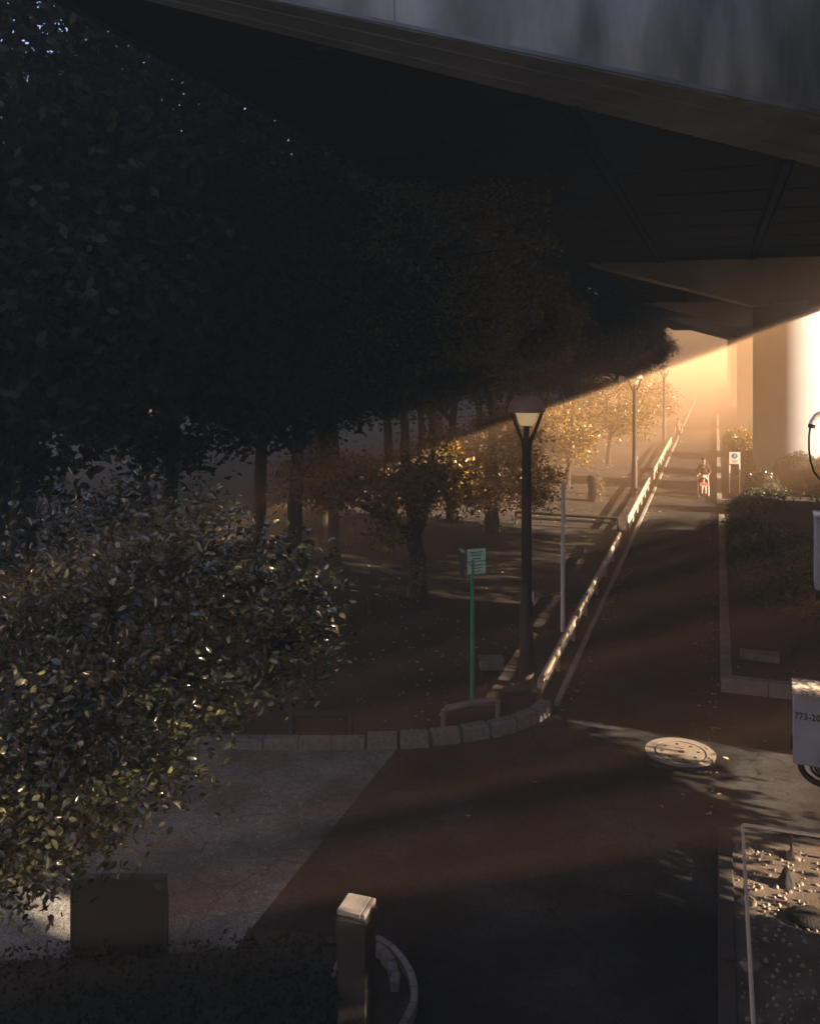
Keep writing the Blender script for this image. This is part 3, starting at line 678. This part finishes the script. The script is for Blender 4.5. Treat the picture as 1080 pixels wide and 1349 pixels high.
# ------------------------------------------------------------------ right hand hedge, topiary
def shrub(name, label, loc, r, n_, lsize, group=None, leafm='leafD', boxy=False):
    o = thing(name, label, 'shrub', loc, 0, group)
    d = rng.normal(size=(n_, 3)); d /= np.linalg.norm(d, axis=1, keepdims=True)
    if boxy: d = np.sign(d) * np.abs(d) ** .45
    k_ = rng.uniform(.86, 1.03, (n_, 1)) * (1 + .05 * np.sin(d[:, :1] * 5 + d[:, 1:2] * 4))
    pos = d * k_ * np.array(r) + np.array([0, 0, r[2] * .95]); pos = pos[pos[:, 2] > .0]
    leaf_obj('foliage', pos, lsize, M[leafm], o, flat=.3)
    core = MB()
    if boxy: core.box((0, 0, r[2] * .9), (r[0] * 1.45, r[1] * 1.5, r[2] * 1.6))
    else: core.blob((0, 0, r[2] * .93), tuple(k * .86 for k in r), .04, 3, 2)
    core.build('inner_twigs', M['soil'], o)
    return o
p = atZ(1050, 640, 39.5); shrub('round_topiary', 'smooth ball of clipped shrub against the sunlit column', (p.x, p.y, .19), (.95, .95, .95), 5200, (.06, .10))
p = atZ(1003, 650, 36.4); shrub('round_shrub', 'shaggy rounded shrub left of the clipped ball', (p.x, p.y - .5, .19), (.72, .7, .75), 2200, (.08, .13), leafm='leafA')
p = atZ(1078, 665, 36.0); shrub('round_shrub', 'glossy shrub at the right edge above the meter box', (p.x + .2, p.y - .3, .19), (.8, .8, .62), 2200, (.08, .13), leafm='leafA')
shrub('clipped_hedge', 'long dark clipped hedge filling the near planter', (2.75, 28.7, .19), (2.38, 6.6, .72), 24000, (.09, .14), boxy=True)
shrub('leafy_bush', 'loose leafy bush at the front end of the clipped hedge', (2.35, 23.6, .19), (.95, 1.3, .72), 5200, (.08, .13), leafm='leafA')
shrub('planter_bush', 'low bush behind the white notice sign in the far planter', (1.75, 45.6, .12), (.95, 1.3, .85), 3000, (.1, .16), leafm='leafC')
shrub('planter_bush', 'sunlit bush at the foot of the second column', (1.6, 50.4, .12), (1.0, 1.6, 1.05), 3000, (.1, .16), leafm='leafC')
shrub('planter_bush', 'pale hazy bush farthest along the far planter', (1.3, 58.5, .12), (.9, 2.0, .9), 2600, (.1, .16), leafm='leafC')

# notice sign in the far planter
p = at(967, 650, .12); sg = thing('notice_sign', 'small white notice sign with a blue round symbol on two posts', 'sign', (p.x, p.y, .12), R(6))
for sx in (-.21, .21): MB().box((sx, 0, .66), (.05, .04, 1.36)).build('post', M['white'], sg, bevel=.006)
bdp = MB().box((.0, -.035, 1.57), (.46, .025, .52)).build('board', M['white'], sg, bevel=.005)
MB().tube([(0, -.0485, 1.66), (0, -.0525, 1.66)], .125, 24).build('symbol', M['blue'], bdp)
mk = MB(); mk.box((0, -.054, 1.65), (.035, .003, .12)); mk.lathe((0, -.0545, 1.715), [(.022, 0), (.022, .02)], 10); mk.box((0, -.054, 1.665), (.085, .003, .022)); mk.build('figure_mark', M['white'], bdp)
mk = MB()
for j in range(3): mk.box((0, -.0495, 1.47 - j * .05), (.3 - .06 * j, .003, .014))
mk.build('lettering', M['ink'], bdp)

# ------------------------------------------------------------------ people
def skin_obj(name, nodes, edges, m, parent, sub=1):
    keys = list(nodes); me = bpy.data.meshes.new(name); bm = bmesh.new(); lay = bm.verts.layers.skin.verify(); vm = {}
    for i, k_ in enumerate(keys):
        x, y, z, r_ = nodes[k_]; v = bm.verts.new((x, y, z)); vm[k_] = v; rr_ = r_ if hasattr(r_, '__len__') else (r_, r_); v[lay].radius = rr_
        v[lay].use_root = (i == 0)
    for a, b in edges: bm.edges.new((vm[a], vm[b]))
    bm.to_mesh(me); bm.free(); me.materials.append(m)
    o = bpy.data.objects.new(name, me); COL.objects.link(o)
    sk = o.modifiers.new('skin', 'SKIN'); sk.use_smooth_shade = True
    if sub: s_ = o.modifiers.new('sub', 'SUBSURF'); s_.levels = sub; s_.render_levels = sub
    o.parent = parent; return o
def person(label, loc, rz, jm, tm, push=True):
    r = thing('person', label, 'person', loc, rz)      # faces -y
    n = dict(pel=(0, 0, .90, (.13, .10)), wai=(0, 0, 1.03, (.12, .09)), che=(0, -.02, 1.24, (.145, .10)), nec0=(0, -.03, 1.39, .06), nec=(0, -.04, 1.44, .05), hd1=(0, -.055, 1.51, (.075, .085)), hd2=(0, -.06, 1.58, (.078, .092)), hd3=(0, -.055, 1.635, (.06, .07)), nose=(0, -.165, 1.56, .014))
    e = [('pel', 'wai'), ('wai', 'che'), ('che', 'nec0'), ('nec0', 'nec'), ('nec', 'hd1'), ('hd1', 'hd2'), ('hd2', 'hd3'), ('hd2', 'nose')]
    ja = {k_: (v[0], v[1], v[2], tuple(q * 1.12 for q in v[3]) if hasattr(v[3], '__len__') else v[3] * 1.15) for k_, v in n.items() if k_ in ('pel', 'wai', 'che', 'nec0')}
    je = [('wai', 'che'), ('wai', 'pel'), ('che', 'nec0')]
    ta = {'pel': (0, 0, .92, (.135, .105))}; te = []
    for sx, s_ in ((-1, 'l'), (1, 'r')):
        f = .16 * sx
        n['hip' + s_] = (sx * .09, 0, .84, .085); n['kn' + s_] = (sx * .095, -.03 - f * .9, .47, .058); n['an' + s_] = (sx * .095, .02 - f * 1.3, .085, .042); n['toe' + s_] = (sx * .105, -.14 - f * 1.3, .035, .036)
        e += [('pel', 'hip' + s_), ('hip' + s_, 'kn' + s_), ('kn' + s_, 'an' + s_), ('an' + s_, 'toe' + s_)]
        if push: el, wr = (sx * .27, -.02, 1.08, .043), (sx * .20, -.30, .99, .030)
        else: el, wr = (sx * .25, .02 + f * .7, 1.08, .043), (sx * .25, -.05 + f * 1.4, .85, .030)
        n['sh' + s_] = (sx * .175, -.02, 1.33, .06); n['el' + s_] = el; n['wr' + s_] = wr
        d = Vector((0, -.09, .0)) if push else Vector((0, -.02, -.09))
        n['pa' + s_] = (wr[0], wr[1] + d.y, wr[2] + d.z, (.034, .020))
        e += [('che', 'sh' + s_), ('sh' + s_, 'el' + s_), ('el' + s_, 'wr' + s_), ('wr' + s_, 'pa' + s_)]
        for q in range(4):
            ox = (q - 1.5) * .019; k1, k2 = f'f{q}a{s_}', f'f{q}b{s_}'; pp = n['pa' + s_]; ln = (.036, .042, .040, .030)[q]
            n[k1] = (pp[0] + ox, pp[1] + d.y * .5, pp[2] + d.z * .5, .0085); n[k2] = (pp[0] + ox, pp[1] + d.y * .5 + (-.01 if push else -.02), pp[2] + d.z * .5 - ln, .0075)
            e += [('pa' + s_, k1), (k1, k2)]
        pp = n['pa' + s_]; n['th' + s_] = (pp[0] - sx * .045, pp[1] + d.y * .1, pp[2] - .012, .010); e += [('wr' + s_, 'th' + s_)]
        for k_ in ('sh', 'el'): v = n[k_ + s_]; ja[k_ + s_] = (v[0], v[1], v[2], v[3] * 1.25)
        v = n['wr' + s_]; w_ = n['el' + s_]; ja['wr' + s_] = (w_[0] + (v[0] - w_[0]) * .92, w_[1] + (v[1] - w_[1]) * .92, w_[2] + (v[2] - w_[2]) * .92, .042)
        je += [('che', 'sh' + s_), ('sh' + s_, 'el' + s_), ('el' + s_, 'wr' + s_)]
        for k_, kk in (('hip', 1.1), ('kn', 1.25)): v = n[k_ + s_]; ta[k_ + s_] = (v[0], v[1], v[2], v[3] * kk)
        v = n['an' + s_]; ta['an' + s_] = (v[0], v[1], v[2] + .04, .06); te += [('pel', 'hip' + s_), ('hip' + s_, 'kn' + s_), ('kn' + s_, 'an' + s_)]
    skin_obj('body', n, e, M['skin'], r, 2)
    skin_obj('jacket', {k_: ja[k_] for k_ in ['wai'] + [q for q in ja if q != 'wai']}, je, jm, r, 2); skin_obj('trousers', ta, te, tm, r, 2)
    MB().blob((0, -.035, 1.625), (.098, .112, .085), .03, 3, 1).build('hair', M['hair'], r)
    for sx, s_ in ((-1, 'l'), (1, 'r')):
        a = n['an' + s_]; t_ = n['toe' + s_]; MB().blob((a[0], (a[1] + t_[1]) / 2 + .0, .045), (.05, .135, .05), .03, 2, 3).build('shoe', M['shoe'], r)
    fe = MB()
    for sx in (-1, 1): fe.blob((sx * .033, -.148, 1.583), (.011, .006, .007), 0, 2, 1)
    fe.build('eyes', M['ink'], r)
    return r
pp = at(926, 657)
person('adult in a dark brown jacket pushing a stroller down the path', (pp.x, pp.y + .9, 0.004), R(4), M['jacket'], M['trousers'])
p2 = at(893, 583); person('distant walker fading into the bright haze near the fence', (p2.x, p2.y, .004), R(10), M['tan'], M['trousers'], push=False)
# stroller (faces -y)
stl = thing('stroller', 'pale framed stroller pushed along the path with a pale hood', 'stroller', (pp.x, pp.y + .12, .004), R(4))
for sx in (-1, 1):
    MB().tube([(sx * .22, .52, .98), (sx * .22, .38, .85), (sx * .22, -.12, .32), (sx * .2, -.32, .12)], .016, 8).build('side_frame', M['white'], stl)
    MB().tube([(sx * .22, .12, .60), (sx * .24, .34, .10)], .015, 8).build('rear_strut', M['white'], stl)
    for y_, rr_ in ((-.32, .085), (.34, .1)):
        MB().tube([(sx * .25 - .02, y_, rr_), (sx * .25 + .02, y_, rr_)], rr_, 18).build('wheel', M['rubber'], stl)
MB().tube([(-.22, .52, .98), (.22, .52, .98)], .018, 8).build('handle', M['rubber'], stl)
mb = MB(); mb.add([(sx * .19, y_, z_) for sx in (-1, 1) for y_, z_ in ((.28, .80), (.12, .42), (-.2, .38), (-.2, .33), (.15, .36), (.34, .8))], [(0, 1, 7, 6), (1, 2, 8, 7), (2, 3, 9, 8), (3, 4, 10, 9), (4, 5, 11, 10), (5, 0, 6, 11), (5, 4, 3, 2, 1, 0), (6, 7, 8, 9, 10, 11)])
mb.build('seat', M['trousers'], stl)
hood = MB(); hv = []
for i in range(7):
    a = R(42 + i * 15)
    for j in range(7):
        b = math.pi * j / 6; hv.append((.22 * math.cos(b), .24 - .32 * math.cos(a) * (.3 + .7 * math.sin(b)), .70 + .30 * math.sin(a) * math.sin(b)))
hood.add(hv, [(i * 7 + j, i * 7 + j + 1, (i + 1) * 7 + j + 1, (i + 1) * 7 + j) for i in range(6) for j in range(6)])
ho = hood.build('hood', M['palecloth'], stl); so = ho.modifiers.new('solid', 'SOLIDIFY'); so.thickness = .015
MB().box((0, -.28, .17), (.36, .1, .03)).build('footrest', M['rubber'], stl, bevel=.006)
MB().box((0, .2, .22), (.36, .26, .14)).build('basket', M['trousers'], stl, bevel=.02)
# child in the stroller
ch = thing('person', 'small child in a red orange top seated in the stroller', 'person', (pp.x, pp.y + .12, .004), R(4))
cn = dict(pel=(0, .06, .47, .085), che=(0, .09, .62, (.09, .075)), nec=(0, .08, .70, .04), hd=(0, .07, .78, .075), hd2=(0, .075, .83, .06), kl=(-.07, -.16, .47, .045), kr=(.07, -.16, .47, .045), al=(-.075, -.24, .27, .032), ar=(.075, -.24, .27, .032), tl=(-.075, -.30, .24, .028), tr=(.075, -.30, .24, .028),
          sl=(-.11, .07, .645, .036), sr=(.11, .07, .645, .036), el=(-.14, -.02, .55, .03), er=(.14, -.02, .55, .03), wl=(-.08, -.11, .53, .022), wr=(.08, -.11, .53, .022))
skin_obj('body', cn, [('pel', 'che'), ('che', 'nec'), ('nec', 'hd'), ('hd', 'hd2'), ('pel', 'kl'), ('pel', 'kr'), ('kl', 'al'), ('kr', 'ar'), ('al', 'tl'), ('ar', 'tr'), ('che', 'sl'), ('che', 'sr'), ('sl', 'el'), ('sr', 'er'), ('el', 'wl'), ('er', 'wr')], M['skin'], ch, 2)
cj = {k_: (v[0], v[1], v[2], tuple(q * 1.2 for q in v[3]) if hasattr(v[3], '__len__') else v[3] * 1.25) for k_, v in cn.items() if k_ in ('pel', 'che', 'sl', 'sr', 'el', 'er')}
skin_obj('top', cj, [('pel', 'che'), ('che', 'sl'), ('che', 'sr'), ('sl', 'el'), ('sr', 'er')], M['redcloth'], ch, 2)
skin_obj('leggings', {k_: (*cn[k_][:3], cn[k_][3] * 1.2) for k_ in ('pel', 'kl', 'kr', 'al', 'ar')}, [('pel', 'kl'), ('pel', 'kr'), ('kl', 'al'), ('kr', 'ar')], M['palecloth'], ch, 2)
MB().blob((0, .085, .845), (.075, .075, .055), .03, 2, 1).build('hair', M['hair'], ch)

# ------------------------------------------------------------------ fallen leaves on the path
lm = leaves_mesh('fallen_leaf', np.zeros((1, 3)), (.1, .1), M['litter'], detailed=True, flat=1.0)
for i, (px, py) in enumerate(((806, 789), (800, 795), (1008, 975), (975, 880), (1045, 886), (700, 1030), (620, 1075), (870, 1060), (960, 1000), (600, 870), (440, 1010), (820, 1180))):
    p = at(px, py, .012 if px < 970 or py > 900 else .205); o = bpy.data.objects.new('fallen_leaf', lm); COL.objects.link(o); o.location = p; o.rotation_euler = (random.uniform(-.3, .3), random.uniform(-.3, .3), random.uniform(0, 6))
    tag(o, 'tiny dry fallen leaf lying on the ground', 'leaf', 'fallen leaves')

n_ = 2600
lx = np.stack([rng.uniform(-12, -3.1, n_), rng.uniform(14.5, 60, n_) ** 1.0, np.full(n_, .012)], 1)
le = np.stack([-2.62 + np.abs(rng.normal(0, .22, 260)), rng.uniform(16, 50, 260), np.full(260, .016)], 1)
lk = np.stack([.03 - np.abs(rng.normal(0, .2, 200)), rng.uniform(12.8, 40, 200), np.full(200, .016)], 1)
ly = np.stack([rng.uniform(-8, -4.9, 120), rng.uniform(8.5, 12, 120), np.full(120, .018)], 1)
tag(leaf_obj('leaf_litter', np.vstack([lx, le, lk, ly]), (.05, .11), M['litter'], None, flat=.93), 'dry leaf litter scattered over the park dirt and along the path edges', 'leaf litter', kind='stuff')

# ------------------------------------------------------------------ unseen blockers added right of the frame (cast the long shadow over the path)
def shade_hedge(label, x0, x1, y0, y1, h, n_):  # unseen hedges added to keep sun off the ground and near air
    o = thing('shade_hedge', label, 'hedge', ((x0 + x1) / 2, (y0 + y1) / 2, 0))
    pos = np.stack([rng.uniform(x0, x1, n_) - (x0 + x1) / 2, rng.uniform(y0, y1, n_) - (y0 + y1) / 2, h * rng.uniform(0, 1, n_) ** .55], 1)
    pos[:, 2] += .16 * np.sin(pos[:, 1] * 1.9) * (pos[:, 2] > h * .8)
    leaf_obj('foliage', pos, (.12, .2), M['leafD'], o)
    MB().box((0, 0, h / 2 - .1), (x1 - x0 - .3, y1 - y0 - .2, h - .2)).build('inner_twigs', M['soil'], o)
shade_hedge('unseen tall hedge added for shade, off to the right beyond the near planter', 6.2, 7.4, 14.9, 32.4, 4.06, 15000)
shade_hedge('unseen tall hedge added for shade, off to the right beside the gravel bed', 6.2, 7.4, 7.0, 10.2, 4.5, 5200)
shade_hedge('unseen taller hedge added for shade, off to the right behind the gravel bed', 6.2, 7.4, -6, 7.0, 5.75, 14000)
make_tree('unseen young tree added for dappled shade, off to the right between two tall hedges', (7.2, 12.3, 0), 5.4, .1, [((0, 0, 4.3), (1.4, 2.8, 1.45), 200), ((0, -1.7, 3.7), (.9, 1.1, .7), 50)], M['leafB'], (.16, .26), 80, .3, 77, 'small added shade trees', name='shade_tree')  # crown added between the hedges to dapple the lit patch of ground

rp = thing('shade_ramp', 'unseen slim ramp with tall walls added to block sun, off to the right of the overpass', 'ramp', (14.4, 0, 0))  # unseen ramp added to block sun, leaving a slit that lights the rails
for y0, y1 in ((-45, 1.9), (6.9, 20.9)):
    MB().box((-.2, (y0 + y1) / 2, 7.45), (.9, y1 - y0, .5)).build('deck', M['concrete'], rp, smooth=False)
    MB().box((-.72, (y0 + y1) / 2, 9.72), (.14, y1 - y0, 5.84)).build('shade_wall', M['fascia'], rp, smooth=False)
MB().box((.15, 4.4, 7.45), (.3, 5.0, .5)).build('deck', M['concrete'], rp, smooth=False)
for y in (-40, -26, -12, 19): MB().lathe((-.1, y, -.1), [(.25, 0), (.25, 7.3)], 16).build('column', M['concrete'], rp)
th = make_tree('unseen thin crowned tree added for dappled shade, off to the right beyond the overpass', (12.6, 4.4, 0), 12.8, .2, [((0, 0, 9.6), (1.5, 2.9, 3.1), 135)], M['leafB'], (.2, .34), 54, .38, 79, 'added shade trees right of the overpass', name='shade_tree', limbs=.6)  # unseen crowns added to let only specks of sun through
dup(th, (13.2, 23.7, -1.2), 3.3, 1.0, label='unseen thin crowned tree added for dappled shade past the end of the ramp, right of the overpass')
dup(th, (13.4, 28.6, 0), .2, 1.0, label='last unseen thin crowned tree added for shade off to the right, farthest along the overpass')

def block(label, x0, x1, y0, y1, h):  # unseen blocks added to shade the ground right of the path
    o = thing('shade_block', label, 'building', ((x0 + x1) / 2, (y0 + y1) / 2, 0)); w, d = x1 - x0, y1 - y0
    MB().box((0, 0, h / 2), (w, d, h)).build('wall', M['wallm'], o, smooth=False)
    MB().box((0, 0, h + .1), (w + .4, d + .4, .2)).build('roof', M['shadekerb'], o, smooth=False)
    for fl in range(3):
        f = MB().box((-w / 2 - .01, 0, 1.7 + fl * 2.8), (.04, d - 2, 1.3)).build('window', M['windowm'], o, smooth=False)
block('unseen long low block added to shade the ground to the right, alongside the footpath', 24, 34, 14, 190, 8.9)
block('unseen short low block added to shade the ground to the right, beside the footbridge', 24, 34, -50, 8, 8.9)

# ------------------------------------------------------------------ air
DENS = .0115
hz = MB().box((0, 170, 8.0), (300, 462, 18.0)).build('haze', M['white'], smooth=False); hz['kind'] = 'stuff'
hm = bpy.data.materials.new('haze_air'); t = nt(hm)
o_ = t.nodes.new('ShaderNodeOutputMaterial'); v_ = t.nodes.new('ShaderNodeVolumePrincipled')
v_.inputs['Density'].default_value = DENS; v_.inputs['Color'].default_value = (1.0, .675, .42, 1); v_.inputs['Anisotropy'].default_value = 0.0
t.links.new(v_.outputs[0], o_.inputs['Volume']); hz.data.materials.clear(); hz.data.materials.append(hm)

# ------------------------------------------------------------------ light
TAN = .38; AZ = R(-5)         # sun to the right of the path (+x), AZ>0 turns it ahead
EL = math.atan(TAN * math.cos(AZ))
to_sun = Vector((math.cos(AZ) * math.cos(EL), math.sin(AZ) * math.cos(EL), math.sin(EL)))
sl = bpy.data.lights.new('sun', 'SUN'); sl.energy = 5.0; sl.angle = R(.5); sl.color = (1, .72, .48)
so = bpy.data.objects.new('sun', sl); COL.objects.link(so); so.rotation_euler = to_sun.to_track_quat('Z', 'Y').to_euler(); so.location = (30, 20, 40)
wd = bpy.data.worlds.new('World'); scene.world = wd; wd.use_nodes = True; t = wd.node_tree; t.nodes.clear()
bg = t.nodes.new('ShaderNodeBackground'); wo = t.nodes.new('ShaderNodeOutputWorld'); sk = t.nodes.new('ShaderNodeTexSky'); sk.sky_type = 'NISHITA'; sk.sun_disc = False
sk.sun_elevation = EL; sk.sun_rotation = math.pi / 2 - AZ; sk.air_density = 1.0; sk.dust_density = 0.0; sk.ozone_density = 6.0
t.links.new(sk.outputs[0], bg.inputs[0]); bg.inputs[1].default_value = .029; t.links.new(bg.outputs[0], wo.inputs[0])

# ------------------------------------------------------------------ camera
cam = bpy.data.cameras.new('camera'); co = bpy.data.objects.new('camera', cam); COL.objects.link(co)
co.location = (0, 0, CAM_H); co.rotation_euler = (R(90), 0, YAW); cam.sensor_fit = 'AUTO'; cam.sensor_width = 36; cam.lens = FPX / 1349 * 36
cam.shift_y = -(1349 / 2 - HOR) / 1349; cam.clip_start = .05; cam.clip_end = 2000
scene.camera = co
vs = scene.view_settings; vs.view_transform = 'Standard'; vs.look = 'None'; vs.exposure = 3.4; vs.gamma = 1
cy_ = scene.cycles; cy_.use_denoising = True; cy_.volume_bounces = 0; cy_.max_bounces = 6; cy_.diffuse_bounces = 1; cy_.glossy_bounces = 2; cy_.transmission_bounces = 3
cy_.sample_clamp_indirect = 4
